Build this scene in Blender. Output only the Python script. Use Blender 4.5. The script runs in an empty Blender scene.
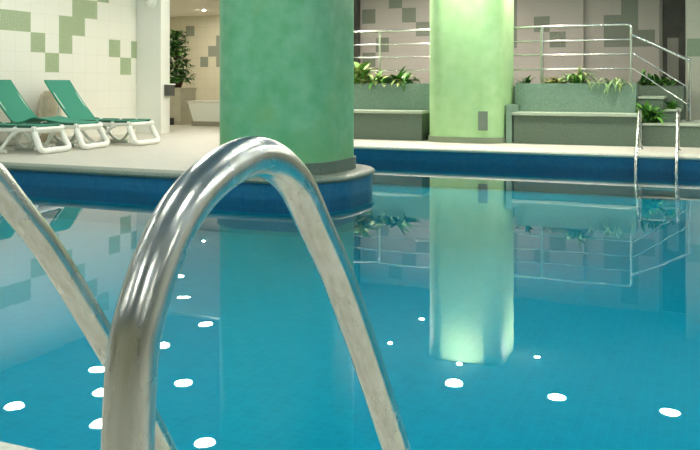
import bpy, bmesh, math, random
from mathutils import Vector, Matrix
random.seed(7)
SC = bpy.context.scene
COL = SC.collection
PI = math.pi

# ------------------------------------------------------------------ camera, world, exposure
cam_d = bpy.data.cameras.new('camera')
cam_d.sensor_width = 36.0
cam_d.lens = 824 / 700 * 36.0
cam_d.shift_y = -0.2
cam_d.clip_start = 0.05
cam = bpy.data.objects.new('camera', cam_d)
COL.objects.link(cam)
cam.location = (0, 0, 0.92)
cam.rotation_euler = (PI / 2, 0, math.radians(23.0))
SC.camera = cam

world = bpy.data.worlds.new('world')
world.use_nodes = True
world.node_tree.nodes['Background'].inputs[0].default_value = (0.6, 0.75, 0.9, 1)
world.node_tree.nodes['Background'].inputs[1].default_value = 0.3
SC.world = world
SC.view_settings.view_transform = 'Standard'
SC.view_settings.look = 'None'
SC.view_settings.gamma = 1.0
SC.view_settings.use_curve_mapping = False
SC.view_settings.exposure = 0.0
SC.cycles.max_bounces = 10
SC.cycles.diffuse_bounces = 5
SC.cycles.glossy_bounces = 6
SC.cycles.transparent_max_bounces = 10
SC.cycles.caustics_reflective = False
SC.cycles.caustics_refractive = False
SC.cycles.sample_clamp_indirect = 12.0
SC.cycles.use_denoising = True

DECK = 0.03        # top of the paving
WATER = -0.18
FLOOR = -0.52      # pool floor at the depth it seems to lie under the water
CEIL = 3.0
LAMP = 230.0       # radiance of the downlight diffusers over the far edge
LAMP_LEFT = 78.0   # over the lounger deck
LAMP_NEAR = 90.0   # over the near deck
LAMP_POOL_FILL = 260.0  # unseen fill lamps added over the water
SPOT = 5500.0

# ------------------------------------------------------------------ materials
def lin(r, g, b):
    f = lambda c: (c / 255 / 12.92) if c / 255 <= 0.04045 else ((c / 255 + 0.055) / 1.055) ** 2.4
    return (f(r), f(g), f(b))

def mat(name, col, rough=0.5, metal=0.0, spec=0.5):
    m = bpy.data.materials.new(name)
    m.use_nodes = True
    b = m.node_tree.nodes['Principled BSDF']
    b.inputs['Base Color'].default_value = (*col, 1)
    b.inputs['Roughness'].default_value = rough
    b.inputs['Metallic'].default_value = metal
    b.inputs['Specular IOR Level'].default_value = spec
    return m

def N(m, t, **kw):
    n = m.node_tree.nodes.new(t)
    for k, v in kw.items():
        setattr(n, k, v)
    return n

def L(m, a, b):
    m.node_tree.links.new(a, b)

def mottle(name, c1, c2, scale, rough=0.6, detail=6, c3=None, scale3=1.0, bump=0.0, lo=0.35, hi=0.65, spec=0.5):
    """two-tone noise surface; c3 adds broad blotches"""
    m = mat(name, c1, rough, spec=spec)
    b = m.node_tree.nodes['Principled BSDF']
    tc = N(m, 'ShaderNodeTexCoord')
    nz = N(m, 'ShaderNodeTexNoise')
    nz.inputs['Scale'].default_value = scale
    nz.inputs['Detail'].default_value = detail
    L(m, tc.outputs['Object'], nz.inputs['Vector'])
    r = N(m, 'ShaderNodeValToRGB')
    r.color_ramp.elements[0].position = lo
    r.color_ramp.elements[1].position = hi
    r.color_ramp.elements[0].color = (*c1, 1)
    r.color_ramp.elements[1].color = (*c2, 1)
    L(m, nz.outputs['Fac'], r.inputs['Fac'])
    out = r.outputs['Color']
    if c3:
        n3 = N(m, 'ShaderNodeTexNoise')
        n3.inputs['Scale'].default_value = scale3
        n3.inputs['Detail'].default_value = 3
        L(m, tc.outputs['Object'], n3.inputs['Vector'])
        r3 = N(m, 'ShaderNodeValToRGB')
        r3.color_ramp.elements[0].position = 0.5
        r3.color_ramp.elements[1].position = 0.75
        r3.color_ramp.elements[0].color = (0, 0, 0, 1)
        r3.color_ramp.elements[1].color = (0.7, 0.7, 0.7, 1)
        L(m, n3.outputs['Fac'], r3.inputs['Fac'])
        mx = N(m, 'ShaderNodeMix', data_type='RGBA')
        L(m, r3.outputs['Color'], mx.inputs['Factor'])
        L(m, out, mx.inputs['A'])
        mx.inputs['B'].default_value = (*c3, 1)
        out = mx.outputs['Result']
    L(m, out, b.inputs['Base Color'])
    if bump:
        bp = N(m, 'ShaderNodeBump')
        bp.inputs['Strength'].default_value = bump
        bp.inputs['Distance'].default_value = 0.01
        L(m, nz.outputs['Fac'], bp.inputs['Height'])
        L(m, bp.outputs['Normal'], b.inputs['Normal'])
    return m

def tiled(name, c1, c2, cm, size, axes='XY', offset=(0, 0), rough=0.3, mortar=0.02, noise=0.0, spec=0.5, cn=None, nscale=30):
    """square ceramic tiles with grout, laid in the object's own axes"""
    m = mat(name, c1, rough, spec=spec)
    b = m.node_tree.nodes['Principled BSDF']
    tc = N(m, 'ShaderNodeTexCoord')
    sp = N(m, 'ShaderNodeSeparateXYZ')
    L(m, tc.outputs['Object'], sp.inputs[0])
    cb = N(m, 'ShaderNodeCombineXYZ')
    for i, a in enumerate(axes):
        ad = N(m, 'ShaderNodeMath', operation='ADD')
        L(m, sp.outputs[a], ad.inputs[0])
        ad.inputs[1].default_value = offset[i]
        L(m, ad.outputs[0], cb.inputs[i])
    bk = N(m, 'ShaderNodeTexBrick')
    bk.offset = 0.0
    bk.inputs['Scale'].default_value = 1.0
    bk.inputs['Brick Width'].default_value = size
    bk.inputs['Row Height'].default_value = size
    bk.inputs['Mortar Size'].default_value = size * mortar
    bk.inputs['Mortar Smooth'].default_value = 0.2
    bk.inputs['Color1'].default_value = (*c1, 1)
    bk.inputs['Color2'].default_value = (*c2, 1)
    bk.inputs['Mortar'].default_value = (*cm, 1)
    L(m, cb.outputs[0], bk.inputs['Vector'])
    out = bk.outputs['Color']
    if noise:
        nz = N(m, 'ShaderNodeTexNoise')
        nz.inputs['Scale'].default_value = nscale
        nz.inputs['Detail'].default_value = 4
        L(m, tc.outputs['Object'], nz.inputs['Vector'])
        mx = N(m, 'ShaderNodeMix', data_type='RGBA')
        mr = N(m, 'ShaderNodeMapRange')
        mr.inputs['From Min'].default_value = 0.4
        mr.inputs['From Max'].default_value = 0.7
        mr.inputs['To Max'].default_value = noise
        L(m, nz.outputs['Fac'], mr.inputs['Value'])
        L(m, mr.outputs[0], mx.inputs['Factor'])
        L(m, out, mx.inputs['A'])
        mx.inputs['B'].default_value = (*(cn or cm), 1)
        out = mx.outputs['Result']
    L(m, out, b.inputs['Base Color'])
    return m

WHITE_T = (0.80, 0.80, 0.72)
GROUT_T = (0.74, 0.74, 0.66)
GREEN_T = (0.30, 0.40, 0.23)
M = {}
M['wall_tile_yz'] = tiled('white_wall_tile', WHITE_T, (0.79, 0.79, 0.70), GROUT_T, 0.3086, 'YZ', (-9.57 * 9.6 / 9.3, -1.126), 0.35)
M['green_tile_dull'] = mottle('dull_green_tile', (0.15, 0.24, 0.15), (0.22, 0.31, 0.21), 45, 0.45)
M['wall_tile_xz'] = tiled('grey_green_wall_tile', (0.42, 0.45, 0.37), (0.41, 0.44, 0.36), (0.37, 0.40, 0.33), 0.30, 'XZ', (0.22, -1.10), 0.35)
M['green_tile'] = mottle('speckled_green_tile', (0.27, 0.38, 0.21), (0.42, 0.48, 0.31), 45, 0.4)
M['beige_tile'] = tiled('beige_wall_tile', (0.50, 0.475, 0.43), (0.495, 0.47, 0.425), (0.455, 0.43, 0.39), 0.306, 'XZ', (6.76, -1.33), 0.45, mortar=0.012)
M['grey_green_tile'] = mottle('speckled_grey_green_tile', (0.18, 0.22, 0.17), (0.25, 0.28, 0.22), 45, 0.45)
M['hall_tile'] = tiled('cream_wall_tile', (0.57, 0.57, 0.43), (0.56, 0.56, 0.42), (0.48, 0.48, 0.36), 0.30, 'XZ', (0, -1.1), 0.45)
M['plaster'] = mottle('cream_plaster', (0.72, 0.71, 0.62), (0.76, 0.75, 0.66), 3, 0.8)
M['wood'] = mottle('olive_wall_panelling', (0.38, 0.37, 0.26), (0.50, 0.48, 0.36), 3, 0.6)
M['ceiling'] = mottle('ceiling_paint', (0.27, 0.36, 0.48), (0.30, 0.39, 0.51), 2, 0.8)
M['paving'] = tiled('cream_paving', (0.58, 0.565, 0.495), (0.565, 0.55, 0.48), (0.49, 0.475, 0.41), 0.30, 'XY', (0, 0), 0.5, mortar=0.015, noise=0.35, cn=(0.66, 0.63, 0.52), nscale=9)
M['coping'] = mottle('stone_coping', (0.52, 0.54, 0.45), (0.64, 0.65, 0.55), 40, 0.5)
M['ring_stone'] = mottle('grey_stone_coping', (0.12, 0.17, 0.13), (0.19, 0.24, 0.19), 60, 0.45)
M['mosaic_band'] = tiled('dark_blue_mosaic', (0.003, 0.105, 0.23), (0.006, 0.12, 0.25), (0.01, 0.135, 0.26), 0.05, 'XZ', (0, 0), 0.3, mortar=0.06, noise=0.5, cn=(0.02, 0.17, 0.26), nscale=18)
M['mosaic_wall'] = tiled('turquoise_wall_mosaic', (0.0, 0.35, 0.52), (0.0, 0.38, 0.56), (0.0, 0.41, 0.58), 0.05, 'XZ', (0, 0), 0.3, mortar=0.06)
M['mosaic_floor'] = tiled('turquoise_mosaic', (0.0, 0.31, 0.45), (0.0, 0.34, 0.49), (0.0, 0.39, 0.54), 0.05, 'XY', (0, 0), 0.3, mortar=0.06, noise=0.7, cn=(0.0, 0.40, 0.55), nscale=14)
M['col_green'] = mottle('green_polished_plaster', (0.11, 0.40, 0.19), (0.19, 0.49, 0.28), 5, 0.45, 8, c3=(0.15, 0.38, 0.11), scale3=2.6, bump=0.05)
M['col_green_lit'] = mottle('green_polished_plaster_warm_lit', (0.36, 0.62, 0.28), (0.44, 0.69, 0.36), 5, 0.45, 8, c3=(0.36, 0.64, 0.33), scale3=2.2, bump=0.05)  # same plaster as the near column, warm light put into its colour
M['socle'] = mottle('dark_granite', (0.07, 0.11, 0.09), (0.15, 0.20, 0.16), 90, 0.4)
M['socle_pale'] = mottle('grey_granite', (0.17, 0.23, 0.15), (0.26, 0.32, 0.22), 90, 0.4)
M['granite'] = mottle('green_granite', (0.16, 0.27, 0.20), (0.25, 0.37, 0.29), 70, 0.45)
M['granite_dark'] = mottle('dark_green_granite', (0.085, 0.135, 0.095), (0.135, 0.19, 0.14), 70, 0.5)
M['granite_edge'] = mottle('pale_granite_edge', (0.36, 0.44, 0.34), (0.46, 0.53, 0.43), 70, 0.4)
M['soil'] = mottle('soil', (0.04, 0.03, 0.02), (0.09, 0.06, 0.04), 40, 0.95)
M['steel'] = mat('brushed_steel', (0.80, 0.81, 0.77), 0.22, 1.0)
M['white_plastic'] = mat('white_resin', (0.86, 0.88, 0.82), 0.35)
M['sling'] = mottle('green_sling_fabric', (0.012, 0.21, 0.135), (0.02, 0.26, 0.17), 120, 0.6)
M['sling_dark'] = mottle('green_sling_hem', (0.02, 0.10, 0.065), (0.03, 0.13, 0.08), 120, 0.6)
M['beige'] = mottle('beige_canvas', (0.55, 0.49, 0.36), (0.62, 0.57, 0.45), 9, 0.8, c3=(0.50, 0.36, 0.24), scale3=5)
M['dark_metal'] = mat('dark_metal', (0.10, 0.10, 0.09), 0.4, 0.3)
M['black'] = mat('black_plastic', (0.03, 0.03, 0.03), 0.5)
M['white'] = mat('white_paint', (0.82, 0.84, 0.78), 0.4)
M['socket'] = mat('grey_socket_plate', (0.20, 0.26, 0.21), 0.4, 0.2)
M['counter'] = mottle('beige_counter', (0.47, 0.45, 0.35), (0.52, 0.50, 0.40), 8, 0.6)
M['grey_plinth'] = mat('grey_plinth', (0.30, 0.28, 0.22), 0.6)
M['dark_panel'] = mottle('dark_panel', (0.05, 0.055, 0.045), (0.08, 0.085, 0.07), 3, 0.5)
M['grey_panel'] = mottle('grey_panel', (0.24, 0.25, 0.21), (0.28, 0.29, 0.25), 3, 0.5)
M['terracotta'] = mat('brown_pot', (0.10, 0.05, 0.03), 0.7)

def leaf_mat(name, c1, c2, scale=6):
    m = mottle(name, c1, c2, scale, 0.45)
    return m
M['leaf_dark'] = leaf_mat('dark_green_leaf', (0.015, 0.07, 0.012), (0.05, 0.17, 0.03), 14)
M['leaf_mid'] = leaf_mat('mid_green_leaf', (0.06, 0.24, 0.03), (0.18, 0.44, 0.07), 12)
M['leaf_lime'] = leaf_mat('yellow_green_leaf', (0.20, 0.34, 0.07), (0.55, 0.62, 0.26), 14)
M['leaf_pale'] = leaf_mat('pale_trailing_leaf', (0.16, 0.34, 0.14), (0.34, 0.50, 0.26), 12)
M['leaf_dry'] = leaf_mat('dry_yellow_leaf', (0.50, 0.44, 0.18), (0.66, 0.60, 0.34), 14)

def emit(name, col, s):
    m = bpy.data.materials.new(name)
    m.use_nodes = True
    nt = m.node_tree
    nt.nodes.clear()
    e = nt.nodes.new('ShaderNodeEmission')
    e.inputs[0].default_value = (*col, 1)
    e.inputs[1].default_value = s
    o = nt.nodes.new('ShaderNodeOutputMaterial')
    nt.links.new(e.outputs[0], o.inputs[0])
    return m
M['lamp'] = emit('downlight_diffuser', (1.0, 0.95, 0.80), LAMP)
M['lamp_left'] = emit('cool_downlight_diffuser', (1.0, 0.97, 0.86), LAMP_LEFT)
M['lamp_pool_fill'] = emit('pool_fill_diffuser', (0.97, 0.98, 0.90), LAMP_POOL_FILL)
M['lamp_hall_fill'] = emit('hall_fill_diffuser', (1.0, 0.92, 0.70), 125.0)
M['lamp_near'] = emit('near_downlight_diffuser', (0.95, 0.97, 0.90), LAMP_NEAR)
M['spot'] = emit('halogen_bulb', (1.0, 0.86, 0.76), SPOT)
M['bulb'] = emit('tiny_bulb', (1.0, 0.95, 0.85), 2.0)

# polished ladder tube: chrome with slightly dulled, smudged patches
m = mat('polished_steel_tube', (0.58, 0.59, 0.54), 0.1, 1.0)
b = m.node_tree.nodes['Principled BSDF']
tc = N(m, 'ShaderNodeTexCoord')
mp = N(m, 'ShaderNodeMapping')
mp.inputs['Scale'].default_value = (55, 9, 9)
L(m, tc.outputs['Object'], mp.inputs[0])
nz = N(m, 'ShaderNodeTexNoise')
nz.inputs['Scale'].default_value = 1.0
nz.inputs['Detail'].default_value = 5
L(m, mp.outputs[0], nz.inputs['Vector'])
mr = N(m, 'ShaderNodeMapRange')
mr.inputs['From Min'].default_value = 0.3
mr.inputs['From Max'].default_value = 0.75
mr.inputs['To Min'].default_value = 0.17
mr.inputs['To Max'].default_value = 0.36
L(m, nz.outputs['Fac'], mr.inputs['Value'])
L(m, mr.outputs[0], b.inputs['Roughness'])
mp2 = N(m, 'ShaderNodeMapping')
mp2.inputs['Scale'].default_value = (160, 60, 5)
L(m, tc.outputs['Object'], mp2.inputs[0])
n2 = N(m, 'ShaderNodeTexNoise')
n2.inputs['Scale'].default_value = 1.0
n2.inputs['Detail'].default_value = 4
L(m, mp2.outputs[0], n2.inputs['Vector'])
r2 = N(m, 'ShaderNodeValToRGB')
r2.color_ramp.elements[0].position = 0.32
r2.color_ramp.elements[1].position = 0.68
r2.color_ramp.elements[0].color = (0.60, 0.61, 0.53, 1)
r2.color_ramp.elements[1].color = (0.72, 0.73, 0.69, 1)
L(m, n2.outputs['Fac'], r2.inputs['Fac'])
L(m, r2.outputs['Color'], b.inputs['Base Color'])
M['tube'] = m

# water surface: Fresnel mirror over clear, slightly tinted water
m = bpy.data.materials.new('pool_water')
m.use_nodes = True
nt = m.node_tree
nt.nodes.clear()
o = nt.nodes.new('ShaderNodeOutputMaterial')
mx = nt.nodes.new('ShaderNodeMixShader')
fr = nt.nodes.new('ShaderNodeFresnel')
fr.inputs['IOR'].default_value = 1.33
tr = nt.nodes.new('ShaderNodeBsdfTransparent')
tr.inputs[0].default_value = (0.55, 0.97, 0.99, 1)
gl = nt.nodes.new('ShaderNodeBsdfGlossy')
gl.inputs['Roughness'].default_value = 0.0
gl.inputs['Color'].default_value = (1, 1, 1, 1)
tc = nt.nodes.new('ShaderNodeTexCoord')
nz = nt.nodes.new('ShaderNodeTexNoise')
nz.inputs['Scale'].default_value = 3.2
nz.inputs['Detail'].default_value = 2.0
bp = nt.nodes.new('ShaderNodeBump')
bp.inputs['Strength'].default_value = 1.0
bp.inputs['Distance'].default_value = 0.00035
nt.links.new(tc.outputs['Object'], nz.inputs['Vector'])
nt.links.new(nz.outputs['Fac'], bp.inputs['Height'])
nt.links.new(bp.outputs['Normal'], gl.inputs['Normal'])
nt.links.new(bp.outputs['Normal'], fr.inputs['Normal'])
nt.links.new(fr.outputs[0], mx.inputs[0])
nt.links.new(tr.outputs[0], mx.inputs[1])
nt.links.new(gl.outputs[0], mx.inputs[2])
nt.links.new(mx.outputs[0], o.inputs[0])
M['water'] = m

# ------------------------------------------------------------------ mesh helpers
def link(name, bm, mats, parent=None, smooth=False, loc=None):
    me = bpy.data.meshes.new(name)
    bmesh.ops.recalc_face_normals(bm, faces=bm.faces)
    bm.to_mesh(me)
    bm.free()
    for mm in (mats if isinstance(mats, (list, tuple)) else [mats]):
        me.materials.append(mm)
    if smooth:
        for p in me.polygons:
            p.use_smooth = True
        me.set_sharp_from_angle(angle=math.radians(40))
    ob = bpy.data.objects.new(name, me)
    COL.objects.link(ob)
    if parent:
        ob.parent = parent
    if loc:
        ob.location = loc
    return ob

def tag(o, label, cat, group=None, kind=None):
    o['label'] = label
    o['category'] = cat
    if group:
        o['group'] = group
    if kind:
        o['kind'] = kind
    return o

def struct(name, bm, mats, smooth=False):
    o = link(name, bm, mats, smooth=smooth)
    o['kind'] = 'structure'
    return o

def thing(name, label, cat, loc=(0, 0, 0), rz=0.0, group=None, kind=None):
    o = bpy.data.objects.new(name, None)
    o.empty_display_size = 0.1
    COL.objects.link(o)
    o.location = loc
    o.rotation_euler = (0, 0, rz)
    return tag(o, label, cat, group, kind)

def copy_tree(root, loc, rz=0.0, label=None):
    r = root.copy()
    COL.objects.link(r)
    r.location = loc
    r.rotation_euler = (0, 0, rz)
    if label:
        r['label'] = label
    for ch in list(root.children):
        c = ch.copy()
        COL.objects.link(c)
        c.parent = r
        for g in list(ch.children):
            d = g.copy()
            COL.objects.link(d)
            d.parent = c
    return r

def box(bm, x0, x1, y0, y1, z0, z1, bev=0.0, mi=0, mtx=None):
    vs = [bm.verts.new((x, y, z)) for z in (z0, z1) for y in (y0, y1) for x in (x0, x1)]
    fs = []
    for q in ((0, 1, 3, 2), (4, 6, 7, 5), (0, 4, 5, 1), (2, 3, 7, 6), (0, 2, 6, 4), (1, 5, 7, 3)):
        f = bm.faces.new([vs[i] for i in q])
        f.material_index = mi
        fs.append(f)
    if bev:
        es = list({e for f in fs for e in f.edges})
        r = bmesh.ops.bevel(bm, geom=es, offset=bev, segments=2, affect='EDGES', profile=0.5)
        vs = list({v for v in vs if v.is_valid} | set(r['verts']))
    if mtx:
        for v in vs:
            v.co = mtx @ v.co
    return vs

def smooth_path(pts, per=10, closed=False):
    P = [Vector(p) for p in pts]
    n = len(P)
    out = []
    rng = range(n if closed else n - 1)
    for i in rng:
        if closed:
            p0, p1, p2, p3 = P[(i - 1) % n], P[i], P[(i + 1) % n], P[(i + 2) % n]
        else:
            p1, p2 = P[i], P[i + 1]
            p0 = P[i - 1] if i else p1 * 2 - p2
            p3 = P[i + 2] if i + 2 < n else p2 * 2 - p1
        for k in range(per):
            t = k / per
            out.append(0.5 * ((2 * p1) + (p2 - p0) * t + (2 * p0 - 5 * p1 + 4 * p2 - p3) * t * t + (3 * p1 - p0 - 3 * p2 + p3) * t ** 3))
    if not closed:
        out.append(P[-1])
    return out

def tube(bm, pts, r, seg=12, closed=False, sx=1.0, sy=1.0, up=None, cap=True, mi=0):
    """round (or flattened) tube swept along a path"""
    P = [Vector(p) for p in pts]
    n = len(P)
    rings = []
    nrm = None
    for i in range(n):
        if closed:
            t = (P[(i + 1) % n] - P[(i - 1) % n]).normalized()
        else:
            t = (P[min(i + 1, n - 1)] - P[max(i - 1, 0)]).normalized()
        if nrm is None:
            ref = Vector(up) if up else (Vector((0, 0, 1)) if abs(t.z) < 0.9 else Vector((1, 0, 0)))
            nrm = (ref - t * ref.dot(t)).normalized()
        else:
            nrm = (nrm - t * nrm.dot(t)).normalized()
        bn = t.cross(nrm)
        rr_ = r[i] if isinstance(r, (list, tuple)) else r
        rings.append([bm.verts.new(P[i] + (nrm * math.cos(a) * sx + bn * math.sin(a) * sy) * rr_) for a in (2 * PI * k / seg for k in range(seg))])
    m_ = n if closed else n - 1
    for i in range(m_):
        A, B = rings[i], rings[(i + 1) % n]
        for k in range(seg):
            f = bm.faces.new((A[k], A[(k + 1) % seg], B[(k + 1) % seg], B[k]))
            f.material_index = mi
    if cap and not closed:
        bm.faces.new(list(reversed(rings[0]))).material_index = mi
        bm.faces.new(rings[-1]).material_index = mi

def lathe(bm, prof, c=(0, 0, 0), seg=24, mi=0):
    rings = []
    for r, z in prof:
        rings.append([bm.verts.new((c[0] + r * math.cos(2 * PI * k / seg), c[1] + r * math.sin(2 * PI * k / seg), c[2] + z)) for k in range(seg)])
    for A, B in zip(rings, rings[1:]):
        for k in range(seg):
            bm.faces.new((A[k], A[(k + 1) % seg], B[(k + 1) % seg], B[k])).material_index = mi
    bm.faces.new(list(reversed(rings[0]))).material_index = mi
    bm.faces.new(rings[-1]).material_index = mi

def rrect(cx, cy, S, R, n=12):
    o = []
    for k, (sx, sy) in enumerate(((1, 1), (-1, 1), (-1, -1), (1, -1))):
        for i in range(n + 1):
            a = PI / 2 * (k + i / n)
            o.append((cx + sx * (S / 2 - R) + R * math.cos(a), cy + sy * (S / 2 - R) + R * math.sin(a)))
    return o

def prism(bm, pts, z0, z1, mi=0):
    A = [bm.verts.new((x, y, z0)) for x, y in pts]
    B = [bm.verts.new((x, y, z1)) for x, y in pts]
    n = len(pts)
    for i in range(n):
        bm.faces.new((A[i], A[(i + 1) % n], B[(i + 1) % n], B[i])).material_index = mi
    bm.faces.new(list(reversed(A))).material_index = mi
    bm.faces.new(B).material_index = mi

def panel(bm, axis, pos, thick, u0, u1, z0, z1, rects, mi_base=0, mi_tile=1):
    """wall slab, its face cut on the edges of the coloured tiles; axis 'X': wall at x=pos running along Y, and the reverse for 'Y'"""
    us = sorted({u0, u1, *[r[0] for r in rects], *[r[1] for r in rects]})
    zs = sorted({z0, z1, *[r[2] for r in rects], *[r[3] for r in rects]})
    us = [u for u in us if u0 <= u <= u1]
    zs = [z for z in zs if z0 <= z <= z1]
    pt = (lambda u, z, d=0: (pos + d, u, z)) if axis == 'X' else (lambda u, z, d=0: (u, pos + d, z))
    V = {(i, j): bm.verts.new(pt(u, z)) for i, u in enumerate(us) for j, z in enumerate(zs)}
    for i in range(len(us) - 1):
        for j in range(len(zs) - 1):
            f = bm.faces.new((V[i, j], V[i + 1, j], V[i + 1, j + 1], V[i, j + 1]))
            uc, zc = (us[i] + us[i + 1]) / 2, (zs[j] + zs[j + 1]) / 2
            f.material_index = mi_tile if any(r[0] < uc < r[1] and r[2] < zc < r[3] for r in rects) else mi_base
    bk = [bm.verts.new(pt(u, z, thick)) for u, z in ((u0, z0), (u1, z0), (u1, z1), (u0, z1))]
    bm.faces.new(bk).material_index = mi_base
    nu, nz_ = len(us) - 1, len(zs) - 1
    rims = ([V[i, 0] for i in range(nu + 1)], [V[nu, j] for j in range(nz_ + 1)], [V[i, nz_] for i in range(nu, -1, -1)], [V[0, j] for j in range(nz_, -1, -1)])
    for k, rim in enumerate(rims):
        bm.faces.new(rim + [bk[(k + 1) % 4], bk[k]]).material_index = mi_base

# ------------------------------------------------------------------ pool basin, paving, water
C1 = (-4.03, 7.80)      # near column
C2 = (-3.36, 12.92)     # far column
RS, RR_ = 1.285, 0.45
EY = C1[1] - 0.85       # front edge of the left-hand deck
BACK = C1[1] + 0.85
pen = rrect(C1[0], C1[1], 1.70, 0.68, 16)
right_side = [p for p in pen if p[0] > C1[0]]
right_side.sort(key=lambda p: p[1])            # front to back round the end of the peninsula
PX0, PX1, PY0, PY1 = -8.4, 6.0, 1.55, 11.25
loop = [(PX0, PY0), (PX1, PY0), (PX1, PY1), (-5.0, PY1), (-5.0, BACK)] + list(reversed(right_side)) + [(PX0, EY)]

def loop_edges(bm, pts, z):
    vs = [bm.verts.new((x, y, z)) for x, y in pts]
    return [bm.edges.new((vs[i], vs[(i + 1) % len(vs)])) for i in range(len(vs))]

bm = bmesh.new()
outer = [(-15.0, -4.0), (8.0, -4.0), (8.0, 20.6), (-15.0, 20.6)]
e = loop_edges(bm, outer, DECK) + loop_edges(bm, loop, DECK)
bmesh.ops.triangle_fill(bm, edges=e, use_beauty=True)
struct('floor', bm, M['paving'])

bm = bmesh.new()
top = [bm.verts.new((x, y, DECK - 0.04)) for x, y in loop]
mid = [bm.verts.new((x, y, WATER - 0.13)) for x, y in loop]
bot = [bm.verts.new((x, y, FLOOR)) for x, y in loop]
for i in range(len(loop)):
    j = (i + 1) % len(loop)
    bm.faces.new((top[i], top[j], mid[j], mid[i])).material_index = 0
    bm.faces.new((mid[i], mid[j], bot[j], bot[i])).material_index = 1
pw = struct('pool_wall', bm, [M['mosaic_band'], M['mosaic_wall']])

bm = bmesh.new()
bmesh.ops.triangle_fill(bm, edges=loop_edges(bm, loop, FLOOR), use_beauty=True)
struct('pool_floor', bm, M['mosaic_floor'])

bm = bmesh.new()
bmesh.ops.triangle_fill(bm, edges=loop_edges(bm, loop, WATER), use_beauty=True)
wt = struct('water', bm, M['water'])
if wt.data.polygons[0].normal.z < 0:      # the surface faces up, out of the water
    wt.data.flip_normals()

def coping(name, pts, material, closed=False, width=0.30, flip=1):
    """bullnosed stone strip, pts run along the pool edge with the pool on the left (flip=1)"""
    prof = [(-width, DECK - 0.03), (-width, DECK + 0.004), (-0.02, DECK + 0.004), (0.005, DECK - 0.001), (0.022, DECK - 0.012), (0.03, DECK - 0.03), (0.022, DECK - 0.05), (0.0, DECK - 0.06), (-0.02, DECK - 0.06)]
    P = [Vector((x, y)) for x, y in pts]
    bm = bmesh.new()
    rings = []
    n = len(P)
    for i in range(n):
        a = (P[i] - P[i - 1]).normalized() if i or closed else (P[1] - P[0]).normalized()
        c_ = (P[(i + 1) % n] - P[i]).normalized() if i < n - 1 or closed else a
        na, nc = Vector((-a.y, a.x)), Vector((-c_.y, c_.x))
        nn = (na + nc)
        nn = nn / max(nn.length_squared / 2, 0.2)
        nn *= flip
        rings.append([bm.verts.new((P[i].x + nn.x * w, P[i].y + nn.y * w, z)) for w, z in prof])
    m_ = n if closed else n - 1
    k = len(prof)
    for i in range(m_):
        A, B = rings[i], rings[(i + 1) % n]
        for q in range(k):
            bm.faces.new((A[q], A[(q + 1) % k], B[(q + 1) % k], B[q]))
    if not closed:
        bm.faces.new(rings[0])
        bm.faces.new(list(reversed(rings[-1])))
    return struct(name, bm, material, smooth=True)

coping('trim_1', [(-5.0, BACK + 0.3), (-5.0, PY1), (PX1, PY1)], M['coping'], flip=-1)
coping('trim_2', [(PX1, PY1), (PX1, PY0), (PX0, PY0), (PX0, EY)], M['coping'], flip=-1)
ring_pts = [(PX0, EY), (C1[0] - 0.9, EY)] + right_side + [(-5.0, BACK)]
coping('trim_3', ring_pts, M['ring_stone'], width=0.22, flip=-1)

# ------------------------------------------------------------------ walls and ceiling
bm = bmesh.new()
box(bm, -15.2, 8.2, -4.2, 20.8, CEIL, CEIL + 0.2)
struct('ceiling', bm, M['ceiling'])
bm = bmesh.new()
box(bm, -15.0, -7.26, 12.79, 20.4, CEIL - 0.06, CEIL - 0.001)
struct('ceiling_hall', bm, M['plaster'])

g = lambda y, z, ny=1, nz=1: (y, y + 0.2975 * ny, z, z + 0.30 * nz)
Y0 = 9.57
WX = -9.6
WS = 9.6 / 9.3
yy = lambda k: (Y0 + 0.298 * k) * WS
zz = lambda z: 0.92 + (z - 0.92) * WS
rects = [(yy(-2), yy(0), 1.72, 2.02), (yy(0), yy(1), 1.42, 1.72), (yy(1), yy(2), 1.12, 1.42), (yy(2), yy(3), 1.42, 2.02),
         (yy(3), yy(4), 1.72, 2.32), (yy(4), yy(5), 2.02, 2.32), (yy(5), yy(6), 2.32, 2.62), (yy(6), yy(7), 1.40, 1.70),
         (yy(7), yy(8), 1.10, 1.40), (yy(8), yy(8.6), 1.40, 1.70), (yy(-3), yy(-2), 2.02, 2.32), (yy(-5), yy(-3), 2.32, 2.62),
         (yy(-4), yy(-3), 1.42, 1.72), (yy(-6), yy(-4), 1.12, 1.42), (yy(-9), yy(-8), 1.72, 2.02)]
bm = bmesh.new()
rects = [(a_, b_, zz(c_), min(zz(d_), CEIL)) for a_, b_, c_, d_ in rects]
panel(bm, 'X', WX, -0.2, -4.0, 12.6, DECK, CEIL, rects)
struct('wall_left', bm, [M['wall_tile_yz'], M['green_tile']])
bm = bmesh.new()
box(bm, WX, -9.06, 12.5, 12.78, DECK, CEIL, 0.004)
box(bm, -15.0, WX - 0.2, 12.5, 12.78, DECK, CEIL)
struct('wall_left_return', bm, M['white'])
hall = [(-13.9, -13.6, 2.35, 2.65), (-13.4, -13.13, 1.44, 1.74), (-13.13, -12.86, 1.74, 2.05), (-12.86, -12.56, 1.44, 2.35)]
bm = bmesh.new()
panel(bm, 'Y', 20.4, 0.2, -15.0, -7.0, DECK, CEIL, hall)
struct('wall_hall_back', bm, [M['hall_tile'], M['grey_green_tile']])
bm = bmesh.new()
box(bm, -15.2, -15.0, 12.5, 20.6, DECK, CEIL)
struct('wall_hall_left', bm, M['plaster'])
bm = bmesh.new()
box(bm, -7.25, -7.0, 13.1, 20.4, DECK, CEIL)
struct('wall_hall_right', bm, M['plaster'])
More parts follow.
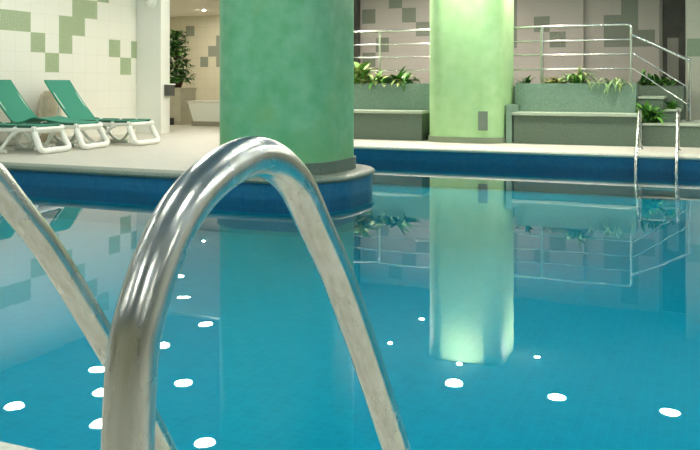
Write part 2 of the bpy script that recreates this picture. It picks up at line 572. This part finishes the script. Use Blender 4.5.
back_r = [(-6.76, -6.45, 2.25, 2.56), (-6.14, -5.84, 2.56, 2.86), (-5.84, -5.53, 2.25, 2.56), (-5.53, -5.22, 1.95, 2.25),
          (-6.44, -6.14, 1.63, 1.94), (-6.75, -6.45, 1.31, 1.62), (-3.45, -3.39, 1.67, 2.9), (-1.71, -1.08, 1.65, 2.27),
          (-1.39, -1.08, 2.27, 2.9), (-1.08, -0.78, 1.65, 1.97)]
bm = bmesh.new()
panel(bm, 'Y', 16.6, 0.2, -7.0, 8.0, DECK, CEIL, back_r)
struct('wall_back', bm, [M['beige_tile'], M['grey_green_tile']])
bm = bmesh.new()
panel(bm, 'Y', 16.52, 0.078, -3.05, -2.08, DECK, CEIL, [(-3.04, -2.73, 1.97, 2.28), (-2.73, -2.42, 1.66, 1.97)])
struct('wall_back_pilaster', bm, [M['beige_tile'], M['grey_green_tile']])
bm = bmesh.new()
panel(bm, 'Y', 15.0, 0.3, -0.22, 8.0, DECK, CEIL, [(-0.2, 0.4, 1.40, 1.70), (0.7, 1.0, 1.70, 2.0)])
struct('wall_back_right', bm, [M['wall_tile_xz'], M['green_tile_dull']])
bm = bmesh.new()
box(bm, 8.0, 8.2, -4.0, 16.6, DECK, CEIL)
struct('wall_right', bm, M['plaster'])
bm = bmesh.new()
box(bm, -9.6, 8.0, -4.2, -4.0, DECK, CEIL)
struct('wall_front', bm, M['wood'])

# dark pilaster at the left end of the terrace wall
bm = bmesh.new()
box(bm, -6.995, -6.80, 16.45, 16.598, 0.9, CEIL)
struct('wall_back_trim', bm, M['dark_panel'])
# doorway in the corner behind the steps; dark panel painted for its shaded recess
bm = bmesh.new()
box(bm, -0.64, -0.25, 16.53, 16.598, 0.9, 2.95)
d = struct('door_1', bm, M['dark_panel'])
bm = bmesh.new()
box(bm, -0.70, -0.64, 16.50, 16.598, 0.9, 3.0, 0.005)
link('door_frame', bm, M['grey_panel'], d)
bm = bmesh.new()
box(bm, -0.56, -0.36, 16.515, 16.53, 1.0, 1.80, 0.004)
link('vent_panel', bm, M['grey_panel'], d)

# ------------------------------------------------------------------ columns
def column(c, shaft_m, socle_m, label, zs, S_, R_):
    t = thing('column', label, 'column', (c[0], c[1], DECK), kind='thing')
    bm = bmesh.new()
    prism(bm, rrect(0, 0, S_, R_, 20), zs - DECK, CEIL - DECK - 0.002)
    link('shaft', bm, shaft_m, t, smooth=True)
    bm = bmesh.new()
    prism(bm, rrect(0, 0, S_ + 0.05, R_ + 0.025, 20), 0.005, zs - DECK)
    link('base_band', bm, socle_m, t, smooth=True)
    return t
column(C1, M['col_green'], M['socle'], 'thick deep green column standing in the pool edge behind the steel handrail', 0.154, RS, RR_)
c2 = column(C2, M['col_green_lit'], M['socle_pale'], 'green column coloured pale as if warmly lit, with a socket plate, between the two granite benches', 0.12, 1.2, 0.3)
# socket plate, on the front-right of the shaft
a = math.radians(7)
bm = bmesh.new()
box(bm, -0.072, 0.072, -0.018, 0.03, 0.20, 0.49, 0.006)
for zc in (0.28, 0.41):
    box(bm, -0.04, 0.04, -0.022, -0.017, zc - 0.04, zc + 0.04, 0.004)
for v in bm.verts:
    v.co = Matrix.Translation((0.29 + 0.3 * math.sin(a), -0.3 - 0.3 * math.cos(a), 0)) @ Matrix.Rotation(a, 4, 'Z') @ v.co
link('socket_plate', bm, M['socket'], c2)

# ------------------------------------------------------------------ granite benches, planters, terrace and steps
def bench(x0, x1, label):
    t = thing('bench', label, 'bench', ((x0 + x1) / 2, 12.78, DECK))
    h = (x1 - x0) / 2
    bm = bmesh.new()
    box(bm, -h + 0.02, h - 0.02, -0.24, 0.26, 0.0, 0.43)
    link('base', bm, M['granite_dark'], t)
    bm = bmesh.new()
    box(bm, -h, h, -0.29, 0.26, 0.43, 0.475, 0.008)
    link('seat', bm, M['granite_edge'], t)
    return t
bench(-6.98, -4.06, 'long low granite bench left of the pale green column, under the leafy planter')
bench(-2.632, -0.80, 'grey granite bench between the pale green column and the steps')
bm = bmesh.new()
box(bm, -0.048, 0.048, -0.26, 0.23, 0.0, 0.585, 0.006)
o = link('granite_block', bm, M['granite'], loc=(-2.685, 12.80, DECK))
tag(o, 'small granite end block squeezed between bench and pale green column', 'stone block')

def planter(x0, x1, y0, y1, z1, label, mt):
    t = thing('planter', label, 'planter', ((x0 + x1) / 2, (y0 + y1) / 2, DECK))
    hx, hy = (x1 - x0) / 2, (y1 - y0) / 2
    h = z1 - DECK
    w = 0.05
    bm = bmesh.new()
    box(bm, -hx, hx, -hy, -hy + w, 0, h)
    box(bm, -hx, hx, hy - w, hy, 0, h)
    box(bm, -hx, -hx + w, -hy + w, hy - w, 0, h)
    box(bm, hx - w, hx, -hy + w, hy - w, 0, h)
    link('box', bm, mt, t)
    bm = bmesh.new()
    box(bm, -hx + w, hx - w, -hy + w, hy - w, 0.05, h - 0.05)
    link('soil', bm, M['soil'], t)
    return t
planter(-6.98, -4.10, 13.06, 13.50, 0.945, 'granite planter of variegated leafy plants left of the pale green column', M['granite'])
planter(-2.70, -0.88, 13.06, 13.50, 0.945, 'granite planter with a spider plant, behind the bench right of the pale column', M['granite'])
planter(-0.98, -0.24, 14.30, 14.85, 0.91, 'granite planter holding a dark bush behind the steps', M['granite_dark'])

bm = bmesh.new()
box(bm, -6.99, -1.0, 13.52, 16.58, DECK, 0.9)
box(bm, -1.0, -0.23, 14.87, 16.58, DECK, 0.9)
struct('floor_terrace', bm, M['granite_dark'])

t = thing('steps', 'grey granite steps descending right from the terrace beside the handrail', 'steps', (-0.5, 13.5, DECK), kind='thing')
def step(x0, x1, y0, y1, z1):
    bm = bmesh.new()
    box(bm, x0 + 0.5, x1 + 0.5, y0 - 13.5, y1 - 13.5, 0, z1 - DECK - 0.035)
    s = link('step', bm, M['granite_dark'], t)
    bm = bmesh.new()
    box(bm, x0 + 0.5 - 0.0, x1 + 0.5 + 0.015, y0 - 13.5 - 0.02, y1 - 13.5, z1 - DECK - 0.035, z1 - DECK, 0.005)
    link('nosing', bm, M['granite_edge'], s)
step(-0.86, -0.50, 13.12, 14.28, 0.745)
step(-0.50, -0.27, 13.12, 14.28, 0.56)
step(-0.77, 0.02, 12.72, 13.10, 0.365)
step(-0.27, 0.02, 13.10, 14.28, 0.365)
step(0.04, 0.42, 12.72, 14.28, 0.21)

# ------------------------------------------------------------------ steel railing on the terrace and stair handrail
t = thing('railing', 'polished steel railing of four rails along the terrace above the planters', 'railing', (-4.0, 13.6, 0.9))
def bar(parent, name, p0, p1, r, mt=M['steel']):
    bm = bmesh.new()
    tube(bm, [p0, p1], r, 14)
    return link(name, bm, mt, parent, smooth=True)
X = lambda x: x + 4.0
for z, r in ((1.87, 0.021), (1.635, 0.0125), (1.41, 0.0125), (1.175, 0.0125)):
    bm = bmesh.new()
    if z == 1.87:
        pts = [(X(-6.95), 0, z - 0.9), (X(-1.05), 0, z - 0.9)] + [(X(-1.05) + 0.06 * math.sin(q), 0, z - 0.9 - 0.06 + 0.06 * math.cos(q)) for q in (PI / 8, PI / 4, 3 * PI / 8, PI / 2)]
        tube(bm, pts, r, 14)
        link('handrail', bm, M['steel'], t, smooth=True)
    else:
        tube(bm, [(X(-6.95), 0, z - 0.9), (X(-0.99), 0, z - 0.9)], r, 12)
        link('rail', bm, M['steel'], t, smooth=True)
for x, r in ((-6.6, 0.02), (-5.2, 0.02), (-3.8, 0.02), (-2.37, 0.028), (-0.99, 0.022)):
    zt = 0.95 if x != -0.99 else 0.92
    p = bar(t, 'post', (X(x), 0, 0.0), (X(x), 0, zt), r)
    bm = bmesh.new()
    lathe(bm, [(0.06, 0.0), (0.06, 0.012), (0.03, 0.02)], (X(x), 0, 0.0), 20)
    link('flange', bm, M['dark_metal'], p)
t = thing('stair_handrail', 'sloping steel stair handrail with an end post on the lowest landing', 'handrail', (-0.14, 13.6, 0.365))
bar(t, 'handrail', (-0.83, 0, 1.335), (0.01, 0, 0.925), 0.024)
bar(t, 'rail', (-0.83, 0, 1.06), (0, 0, 0.50), 0.011)
bar(t, 'rail', (-0.83, 0, 0.82), (0, 0, 0.24), 0.011)
p = bar(t, 'post', (0, 0, 0), (0, 0, 0.915), 0.024)
bm = bmesh.new()
lathe(bm, [(0.06, 0.0), (0.06, 0.012), (0.03, 0.02)], (0, 0, 0), 20)
link('flange', bm, M['steel'], p)

# ------------------------------------------------------------------ pool ladders
def ladder(label, loc, rz, prof, gap, r, treads):
    t = thing('pool_ladder', label, 'pool ladder', loc, rz, group=None)
    for k in (0, 1):
        bm = bmesh.new()
        tube(bm, [(-gap * k, y, z) for (_, y, z) in smooth_path([(0, y, z) for y, z in prof], 14)], r, 40)
        rl = link('rail', bm, M['tube'], t, smooth=True)
        bm = bmesh.new()
        lathe(bm, [(r * 2.1, 0.0), (r * 2.1, 0.008), (r * 1.5, 0.02), (r * 1.05, 0.028)], (-gap * k, prof[0][0], 0.0), 28)
        link('flange', bm, M['steel'], rl, smooth=True)
    for y, z in treads:
        bm = bmesh.new()
        box(bm, -gap + r * 0.8, -r * 0.8, y - 0.045, y + 0.045, z - 0.015, z + 0.015, 0.006)
        link('tread', bm, M['steel'], t)
    return t
near = [(0.0, 0.0), (0.0, 0.35), (0.0, 0.62), (0.025, 0.715), (0.09, 0.785), (0.20, 0.815), (0.29, 0.785), (0.36, 0.715), (0.455, 0.603), (0.652, 0.323), (0.80, 0.09), (0.95, -0.14), (1.03, -0.32), (1.05, -0.44), (1.05, -0.545)]
ladder('large polished steel ladder rails arching over the water in front of the camera', (-0.433, 0.554, DECK), 0, near, 0.487, 0.0215,
       [(1.045, -0.42)])
far = [(0.0, 0.0), (0.0, 0.25), (0.005, 0.42), (0.04, 0.51), (0.12, 0.54), (0.22, 0.50), (0.35, 0.40), (0.60, 0.18), (0.80, 0.02), (0.92, -0.12), (0.95, -0.3), (0.95, -0.45), (0.95, -0.545)]
ladder('slim steel pool ladder on the far edge in front of the steps', (-0.755, 12.05, DECK), PI, far, 0.485, 0.0195,
       [(0.95, -0.42)])

# ------------------------------------------------------------------ sun loungers
def lounger(label, loc, rz, knee):
    t = thing('sun_lounger', label, 'sun lounger', loc, rz, group='green sun loungers along the tiled wall')
    W = 0.285
    # frame: two side rails rising slightly at the foot, and cross bars
    bm = bmesh.new()
    for s in (-1, 1):
        tube(bm, [(-0.82, s * W, 0.315), (0.30, s * W, 0.315), (0.52, s * W, 0.322), (0.60, s * W, 0.325)], 0.036, 10, sx=1.0, sy=0.75)
    for x in (-0.82, -0.42, 0.10, 0.60):
        tube(bm, [(x, -W, 0.315), (x, W, 0.315)], 0.028, 10)
    link('frame', bm, M['white_plastic'], t, smooth=True)
    # end leg frames: a leaning closed loop at the foot and at the head
    for xt, xb in ((0.565, 0.70), (-0.74, -0.86)):
        pts = []
        hw = W + 0.01
        corners = [(xt, -hw + 0.03, 0.30), (xb, -hw, 0.042), (xb, hw, 0.042), (xt, hw - 0.03, 0.30)]
        n = len(corners)
        for i in range(n):
            A, B_ = Vector(corners[i]), Vector(corners[(i + 1) % n])
            for f in (0.12, 0.5, 0.88):
                pts.append(A.lerp(B_, f))
        bm = bmesh.new()
        tube(bm, smooth_path(pts, 4, True), 0.041, 10, closed=True)
        link('leg_frame', bm, M['white_plastic'], t, smooth=True)
    # bowed middle legs, one pair of crossing arcs on each side
    for s in (-1, 1):
        bm = bmesh.new()
        tube(bm, smooth_path([(0.36, s * W, 0.30), (0.24, s * W, 0.24), (0.12, s * W, 0.10), (0.03, s * W, 0.028)], 6), 0.026, 8)
        tube(bm, smooth_path([(-0.42, s * W, 0.30), (-0.28, s * W, 0.24), (-0.14, s * W, 0.10), (-0.03, s * W, 0.028)], 6), 0.026, 8)
        tube(bm, [(-0.16, s * W, 0.027), (0.16, s * W, 0.027)], 0.026, 8)
        link('leg', bm, M['white_plastic'], t, smooth=True)
    # seat sling
    if knee:
        prof = [(-0.43, 0.365), (-0.30, 0.385), (-0.16, 0.430), (-0.10, 0.437), (0.0, 0.425), (0.25, 0.385), (0.57, 0.368)]
    else:
        prof = [(-0.43, 0.368), (-0.2, 0.362), (0.1, 0.360), (0.4, 0.364), (0.57, 0.372)]
    sp = smooth_path([(x, 0, z) for x, z in prof], 6)
    bm = bmesh.new()
    rows = []
    for p in sp:
        rows.append([bm.verts.new((p.x, y, p.z + dz)) for y, dz in ((-0.27, 0), (-0.14, -0.008), (0, -0.011), (0.14, -0.008), (0.27, 0), (0.27, -0.016), (0, -0.024), (-0.27, -0.016))])
    for A, B_ in zip(rows, rows[1:]):
        for k in range(8):
            bm.faces.new((A[k], A[(k + 1) % 8], B_[(k + 1) % 8], B_[k]))
    bm.faces.new(rows[0]); bm.faces.new(list(reversed(rows[-1])))
    seat = link('seat', bm, M['sling'], t, smooth=True)
    for s in (-1, 1):
        for x0, x1 in ((-0.30, -0.02), (0.06, 0.28), (0.34, 0.56)):
            bm = bmesh.new()
            box(bm, x0, x1, s * 0.282 - 0.03, s * 0.282 + 0.03, 0.338, 0.372, 0.006)
            link('hem', bm, M['sling_dark'], seat)
    # backrest, raised
    ang = math.radians(50)
    ux, uz = -math.cos(ang), math.sin(ang)
    LB = 0.80
    H0 = Vector((-0.44, 0, 0.355))
    bm = bmesh.new()
    nx, nz_ = uz, -ux          # outward (front) normal
    rows = []
    for i in range(9):
        f = i / 8
        sag = -0.014 * math.sin(PI * f)
        p = H0 + Vector((ux, 0, uz)) * (LB * f) + Vector((nx, 0, nz_)) * sag
        q = p - Vector((nx, 0, nz_)) * 0.02
        rows.append([bm.verts.new((p.x, -0.285, p.z)), bm.verts.new((p.x, 0.285, p.z)), bm.verts.new((q.x, 0.285, q.z)), bm.verts.new((q.x, -0.285, q.z))])
    for A, B_ in zip(rows, rows[1:]):
        for k in range(4):
            bm.faces.new((A[k], A[(k + 1) % 4], B_[(k + 1) % 4], B_[k]))
    bm.faces.new(rows[0]); bm.faces.new(list(reversed(rows[-1])))
    br = link('backrest', bm, M['sling'], t, smooth=True)
    bm = bmesh.new()
    off = Vector((nx, 0, nz_)) * -0.028
    e0, e1 = H0 + off, H0 + off + Vector((ux, 0, uz)) * (LB - 0.02)
    loop_ = [(e0.x, -0.25, e0.z), (e1.x, -0.25, e1.z), (e1.x, 0.25, e1.z), (e0.x, 0.25, e0.z)]
    tube(bm, loop_, 0.018, 8, closed=True)
    link('back_frame', bm, M['white_plastic'], br, smooth=True)
    # prop behind the backrest
    mid = H0 + off + Vector((ux, 0, uz)) * 0.42
    bm = bmesh.new()
    for s in (-1, 1):
        tube(bm, [(mid.x, s * 0.2, mid.z), (-0.80, s * 0.2, 0.33)], 0.014, 8)
    tube(bm, [(mid.x, -0.2, mid.z), (mid.x, 0.2, mid.z)], 0.014, 8)
    link('prop', bm, M['white_plastic'], t, smooth=True)
    for s in (-1, 1):
        bm = bmesh.new()
        tube(bm, [(-0.44, s * 0.26, 0.352), (-0.44, s * 0.325, 0.352)], 0.03, 12)
        link('hinge', bm, M['sling_dark'], t, smooth=True)
    return t
lounger('green sling sun lounger with raised back, farthest along the tiled wall nearest the doorway', (-8.25, 10.06, DECK), math.radians(2), False)
lounger('green sun lounger with a bent knee section, middle one of three, back raised', (-8.485, 9.16, DECK), math.radians(6), True)
lounger('sun lounger cut off at the left of the photo with only its foot end showing', (-8.465, 8.36, DECK), math.radians(6), False)

# beige bag standing against the wall behind the farther lounger
bm = bmesh.new()
pts = rrect(0, 0, 1.0, 0.3, 6)
prev = None
for z, sx, sy in ((0.0, 0.42, 0.10), (0.03, 0.45, 0.12), (0.35, 0.46, 0.13), (0.62, 0.44, 0.11), (0.74, 0.36, 0.08), (0.80, 0.2, 0.05)):
    ring = [bm.verts.new((x * sy, y * sx, z)) for x, y in pts]
    if prev:
        for k in range(len(ring)):
            bm.faces.new((prev[k], prev[(k + 1) % len(ring)], ring[(k + 1) % len(ring)], ring[k]))
    else:
        bm.faces.new(list(reversed(ring)))
    prev = ring
bm.faces.new(prev)
o = link('bag', bm, M['beige'], loc=(-9.46, 10.14, DECK), smooth=True)
tag(o, 'soft beige bag propped against the tiled wall behind a sun lounger', 'bag')

# ------------------------------------------------------------------ fittings on the left pillar and the hall beyond
t = thing('wall_fitting', 'round white fitting high on the white pillar by the doorway', 'wall fitting', (-9.27, 12.5, 2.44))
bm = bmesh.new()
lathe(bm, [(0.12, 0.0), (0.12, 0.03), (0.10, 0.05), (0.085, 0.055)], (0, 0, 0), 28)
for v in bm.verts:
    v.co = Matrix.Rotation(PI / 2, 4, 'X') @ v.co
link('housing', bm, M['white'], t, smooth=True)
bm = bmesh.new()
lathe(bm, [(0.08, 0.05), (0.07, 0.075), (0.04, 0.095), (0.01, 0.10)], (0, 0, 0), 24)
for v in bm.verts:
    v.co = Matrix.Rotation(PI / 2, 4, 'X') @ v.co
link('cover', bm, M['white_plastic'], t, smooth=True)

t = thing('wall_dispenser', 'small dark metal box with a white top fixed to the pillar edge', 'dispenser', (-9.06, 12.66, 0.72))
bm = bmesh.new()
box(bm, 0.0, 0.14, -0.06, 0.08, 0.0, 0.20, 0.008)
link('housing', bm, M['dark_metal'], t)
bm = bmesh.new()
box(bm, 0.0, 0.15, -0.07, 0.09, 0.20, 0.225, 0.006)
link('lid', bm, M['white'], t)

t = thing('counter', 'beige counter block in the hall beyond the doorway, carrying a plant', 'counter', (-11.25, 15.8, DECK))
bm = bmesh.new()
box(bm, -0.75, 0.55, -0.3, 0.3, 0.0, 0.79)
link('body', bm, M['counter'], t)
bm = bmesh.new()
box(bm, -0.77, 0.57, -0.32, 0.32, 0.79, 0.83, 0.005)
link('top', bm, M['counter'], t)

t = thing('tub', 'white flared tub on a grey plinth in the hall beyond the doorway', 'tub', (-9.40, 15.5, DECK))
bm = bmesh.new()
prev = None
for z, hx, hy in ((0.10, 0.76, 0.30), (0.50, 0.86, 0.36), (0.54, 0.89, 0.39), (0.54, 0.80, 0.32), (0.25, 0.70, 0.24)):
    ring = [bm.verts.new((sx * hx, sy * hy, z)) for sx, sy in ((-1, -1), (1, -1), (1, 1), (-1, 1))]
    if prev:
        for k in range(4):
            bm.faces.new((prev[k], prev[(k + 1) % 4], ring[(k + 1) % 4], ring[k]))
    prev = ring
bm.faces.new(prev)
link('basin', bm, M['white'], t)
bm = bmesh.new()
box(bm, -0.80, 0.78, -0.31, 0.31, 0.0, 0.10)
link('plinth', bm, M['grey_plinth'], t)

bm = bmesh.new()
box(bm, -0.05, 0.05, -0.05, 0.05, 0.0, 0.16, 0.01)
o = link('door_stop', bm, M['black'], loc=(-10.85, 15.35, DECK))
tag(o, 'small black stub on the hall floor in front of the counter', 'door stop')

# ------------------------------------------------------------------ plants
def blade(bm, base, az, length, width, lift, droop, seg=7, mi=0, fold=0.25):
    """arched leaf: leaves the base at angle lift and bends down along its length"""
    p = Vector(base)
    ang = lift
    dirh = Vector((math.cos(az), math.sin(az), 0))
    side = Vector((-math.sin(az), math.cos(az), 0))
    rows = []
    st = length / seg
    for i in range(seg + 1):
        f = i / seg
        w = width * (math.sin(PI * min(1, 0.12 + 0.88 * f)) ** 0.8 if f < 1 else 0.02)
        upv = dirh * -math.sin(ang) + Vector((0, 0, 1)) * math.cos(ang)
        rows.append([bm.verts.new(p - side * w + upv * w * fold), bm.verts.new(p), bm.verts.new(p + side * w + upv * w * fold)])
        p = p + (dirh * math.cos(ang) + Vector((0, 0, 1)) * math.sin(ang)) * st
        ang -= droop / seg
    for A, B_ in zip(rows, rows[1:]):
        for k in (0, 1):
            bm.faces.new((A[k], A[k + 1], B_[k + 1], B_[k])).material_index = mi

def plant(name, label, cat, loc, n, length, width, lift, droop, mats, spread=0.05, az=(0, 2 * PI), group=None, seed=1, height=0.0):
    rnd = random.Random(seed)
    t = thing(name, label, cat, loc, 0, group)
    bm = bmesh.new()
    for i in range(n):
        h = rnd.uniform(0, height)
        a_ = rnd.uniform(*az)
        blade(bm, (rnd.uniform(-spread, spread), rnd.uniform(-spread, spread) * 0.6, h), a_, length * rnd.uniform(0.6, 1.1), width * rnd.uniform(0.7, 1.15),
              rnd.uniform(*lift), rnd.uniform(*droop), mi=rnd.randrange(len(mats)))
    link('foliage', bm, mats, t, smooth=True)
    k = max(2, min(6, n // 8))
    for i in range(k):
        x, y = rnd.uniform(-spread, spread), rnd.uniform(-spread, spread) * 0.6
        bm = bmesh.new()
        tube(bm, [(x * 0.7, y * 0.7, 0.0), (x, y, 0.05 + height)], 0.006, 6)
        link('stem', bm, mats[0], t)
    return t
S = 0.895   # soil level in the planters
plant('leafy_plant', 'yellow-green leafy plant at the left end of the planter beside the dark green column', 'plant', (-5.42, 13.17, S), 70, 0.42, 0.05, (0.6, 1.55), (0.6, 2.6), [M['leaf_lime'], M['leaf_lime'], M['leaf_mid']], 0.13, seed=3, height=0.20)
plant('leafy_plant', 'yellow-green leafy plant around the thin railing post, second in the planter', 'plant', (-5.06, 13.18, S), 44, 0.30, 0.05, (0.5, 1.4), (0.8, 2.4), [M['leaf_lime'], M['leaf_lime'], M['leaf_mid']], 0.13, seed=4, height=0.08)
plant('leafy_plant', 'spiky leafy plant third in the planter, nearest the pale green column', 'plant', (-4.66, 13.17, S), 54, 0.38, 0.045, (0.5, 1.5), (0.6, 2.6), [M['leaf_lime'], M['leaf_mid'], M['leaf_dark']], 0.10, seed=5, height=0.05)
plant('small_plant', 'small green sprig next to the right side of the pale green column', 'plant', (-2.56, 13.22, S), 16, 0.24, 0.03, (0.7, 1.4), (0.8, 2.0), [M['leaf_mid'], M['leaf_dark']], 0.05, seed=6)
plant('dry_plant', 'low yellowed plant between the thick railing post and the spider plant', 'plant', (-2.10, 13.18, S), 44, 0.20, 0.03, (0.7, 1.5), (0.9, 2.2), [M['leaf_dry'], M['leaf_dry'], M['leaf_lime']], 0.13, seed=7, height=0.06)
plant('spider_plant', 'arching green spider plant spilling over the middle of the right planter', 'plant', (-1.74, 13.16, S), 64, 0.46, 0.022, (0.7, 1.5), (1.2, 3.2), [M['leaf_mid'], M['leaf_mid'], M['leaf_lime']], 0.05, seed=8, height=0.05)
plant('trailing_plant', 'pale trailing plant hanging over the right end of the planter', 'plant', (-1.16, 13.14, S + 0.01), 44, 0.36, 0.016, (0.2, 1.1), (1.4, 3.0), [M['leaf_pale'], M['leaf_lime']], 0.20, az=(-PI, 0.2), seed=9, height=0.05)
plant('bush', 'dark green bush in the planter behind the steps', 'plant', (-0.66, 14.55, 0.86), 70, 0.26, 0.035, (0.3, 1.5), (0.4, 2.0), [M['leaf_dark'], M['leaf_dark'], M['leaf_mid']], 0.25, seed=10, height=0.10)
plant('fern', 'bright green fern on the landing beside the far ladder', 'plant', (-0.70, 12.90, 0.365), 60, 0.34, 0.045, (0.3, 1.5), (0.6, 2.2), [M['leaf_mid'], M['leaf_mid'], M['leaf_dark']], 0.10, seed=11, height=0.08)
plant('small_plant', 'little green plant on the second step under the sloping handrail', 'plant', (-0.38, 13.22, 0.56), 24, 0.19, 0.035, (0.4, 1.5), (0.6, 2.0), [M['leaf_mid'], M['leaf_dark']], 0.05, seed=12)

# tall climbing plant in the hall
t = thing('climbing_plant', 'tall dark leafy climbing plant on the beige counter beyond the doorway', 'plant', (-11.02, 15.78, 0.86))
rnd = random.Random(21)
bm = bmesh.new()
for i in range(520):
    h = rnd.random() ** 1.3
    rad = 0.27 * (1 - h) ** 0.6 + 0.10
    a_ = rnd.uniform(0, 2 * PI)
    rr2 = rad * rnd.uniform(0.3, 1.0)
    blade(bm, (rr2 * math.cos(a_), rr2 * math.sin(a_), 0.12 + h * 1.15), a_ + rnd.uniform(-0.6, 0.6), 0.16, 0.045, rnd.uniform(-0.2, 0.9), rnd.uniform(0.4, 1.6), seg=4, mi=rnd.choice((0, 0, 0, 1)))
link('foliage', bm, [M['leaf_dark'], M['leaf_mid']], t, smooth=True)
bm = bmesh.new()
tube(bm, [(0, 0, 0.05), (0.01, 0.0, 0.7), (0, 0, 1.25)], 0.02, 8)
link('stem', bm, M['terracotta'], t)
bm = bmesh.new()
lathe(bm, [(0.12, 0.0), (0.17, 0.14), (0.18, 0.15), (0.16, 0.15), (0.15, 0.13)], (0, 0, 0), 20)
link('pot', bm, M['terracotta'], t, smooth=True)

# string of tiny bulbs on the dark strip at the left end of the terrace wall
t = thing('light_string', 'hanging string of tiny lights at the left end of the terrace wall', 'light string', (-6.88, 16.40, CEIL))
bm = bmesh.new()
tube(bm, [(0, 0, 0), (0, 0, -1.7)], 0.008, 6)
link('cable', bm, M['black'], t)
for z in (-0.22, -0.56, -0.90, -1.24, -1.58):
    bm = bmesh.new()
    bmesh.ops.create_icosphere(bm, subdivisions=2, radius=0.018, matrix=Matrix.Translation((0, -0.02, z)))
    link('bulb', bm, M['bulb'], t, smooth=True)

# ------------------------------------------------------------------ lamps in the ceiling
proto = {}
def lamp(kind, x, y, label, group, mkey='spot'):
    zc = CEIL - 0.06 if x < -7.26 and y > 12.79 else CEIL
    key = kind + mkey
    if key not in proto:
        r, mt = (0.032, M['spot']) if kind == 'halogen_spot' else (0.12, M[mkey])
        t = thing(kind, label, 'ceiling light', (x, y, zc), 0, group)
        bm = bmesh.new()
        lathe(bm, [(r + 0.03, 0.0), (r + 0.03, -0.008), (r + 0.005, -0.012), (r, -0.004)], (0, 0, 0), 28)
        link('trim_ring', bm, M['white'], t, smooth=True)
        bm = bmesh.new()
        vs = [bm.verts.new((r * math.cos(2 * PI * k / 28), r * math.sin(2 * PI * k / 28), -0.014)) for k in range(28)]
        vb = [bm.verts.new((r * math.cos(2 * PI * k / 28), r * math.sin(2 * PI * k / 28), -0.006)) for k in range(28)]
        bm.faces.new(list(reversed(vs)))
        bm.faces.new(vb)
        for k in range(28):
            bm.faces.new((vs[k], vs[(k + 1) % 28], vb[(k + 1) % 28], vb[k]))
        link('diffuser', bm, mt, t)
        proto[key] = t
        return t
    t = copy_tree(proto[key], (x, y, zc), 0, label)
    t['group'] = group
    return t
far_row = [(-3.24, 11.45), (-1.80, 11.48), (-0.36, 11.52), (1.1, 11.5), (2.6, 11.5), (4.2, 11.5)]
left_rows = [(-5.44, 8.38), (-6.95, 8.32), (-8.39, 8.34), (-6.80, 9.92), (-8.33, 9.91), (-7.63, 9.16), (-8.12, 11.23), (-8.11, 12.52), (-9.41, 13.74), (-10.54, 15.17)]
near_rows = [(x, y) for y in (0.6, -1.8) for x in (-6.5, -4.0, -1.6, 0.8, 3.4)]
side_row = [(7.0, 3.0), (7.0, 6.0), (7.0, 9.0)]
lamp('halogen_spot', -12.3, 18.9, 'small ceiling spot in the hall beyond the doorway', 'hall spots', 'bulb')
for x, y in far_row:
    lamp('downlight', x, y, 'round white recessed downlight above the far pool edge', 'downlights above the far pool edge', 'lamp')
for x, y in left_rows:
    lamp('downlight', x, y, 'round white recessed downlight above the lounger deck', 'downlights above the lounger deck', 'lamp_left')
for x, y in ((-8.6, 17.2), (-13.6, 16.2), (-11.6, 13.6)):  # unseen lamps added to brighten the hall
    lamp('downlight', x, y, 'unseen fill downlight added in the hall beyond the doorway', 'added fill lights in the hall', 'lamp_hall_fill')
for x, y in near_rows + side_row:
    lamp('downlight', x, y, 'round white recessed downlight above the near deck', 'downlights above the near deck', 'lamp_near')
pool_fill_rows = [(-7.0, 5.2), (-4.4, 5.2), (-1.6, 5.2), (1.2, 5.2), (4.0, 5.2), (-5.6, 3.0), (-2.8, 3.0), (0.0, 3.0), (2.8, 3.0), (0.4, 7.6), (3.0, 8.4)]
for x, y in pool_fill_rows:  # unseen lamps added to brighten the pool floor and column fronts
    lamp('downlight', x, y, 'unseen fill downlight added above the middle of the pool', 'added fill lights above the pool', 'lamp_pool_fill')
for x, y in ((-4.71, 12.79), (-2.35, 13.04), (-4.68, 14.39), (-6.0, 13.3), (-3.38, 12.24)):  # last one added to throw a scallop of light on the far column
    lamp('halogen_spot', x, y, 'small halogen ceiling spot above the planters', 'halogen spots')
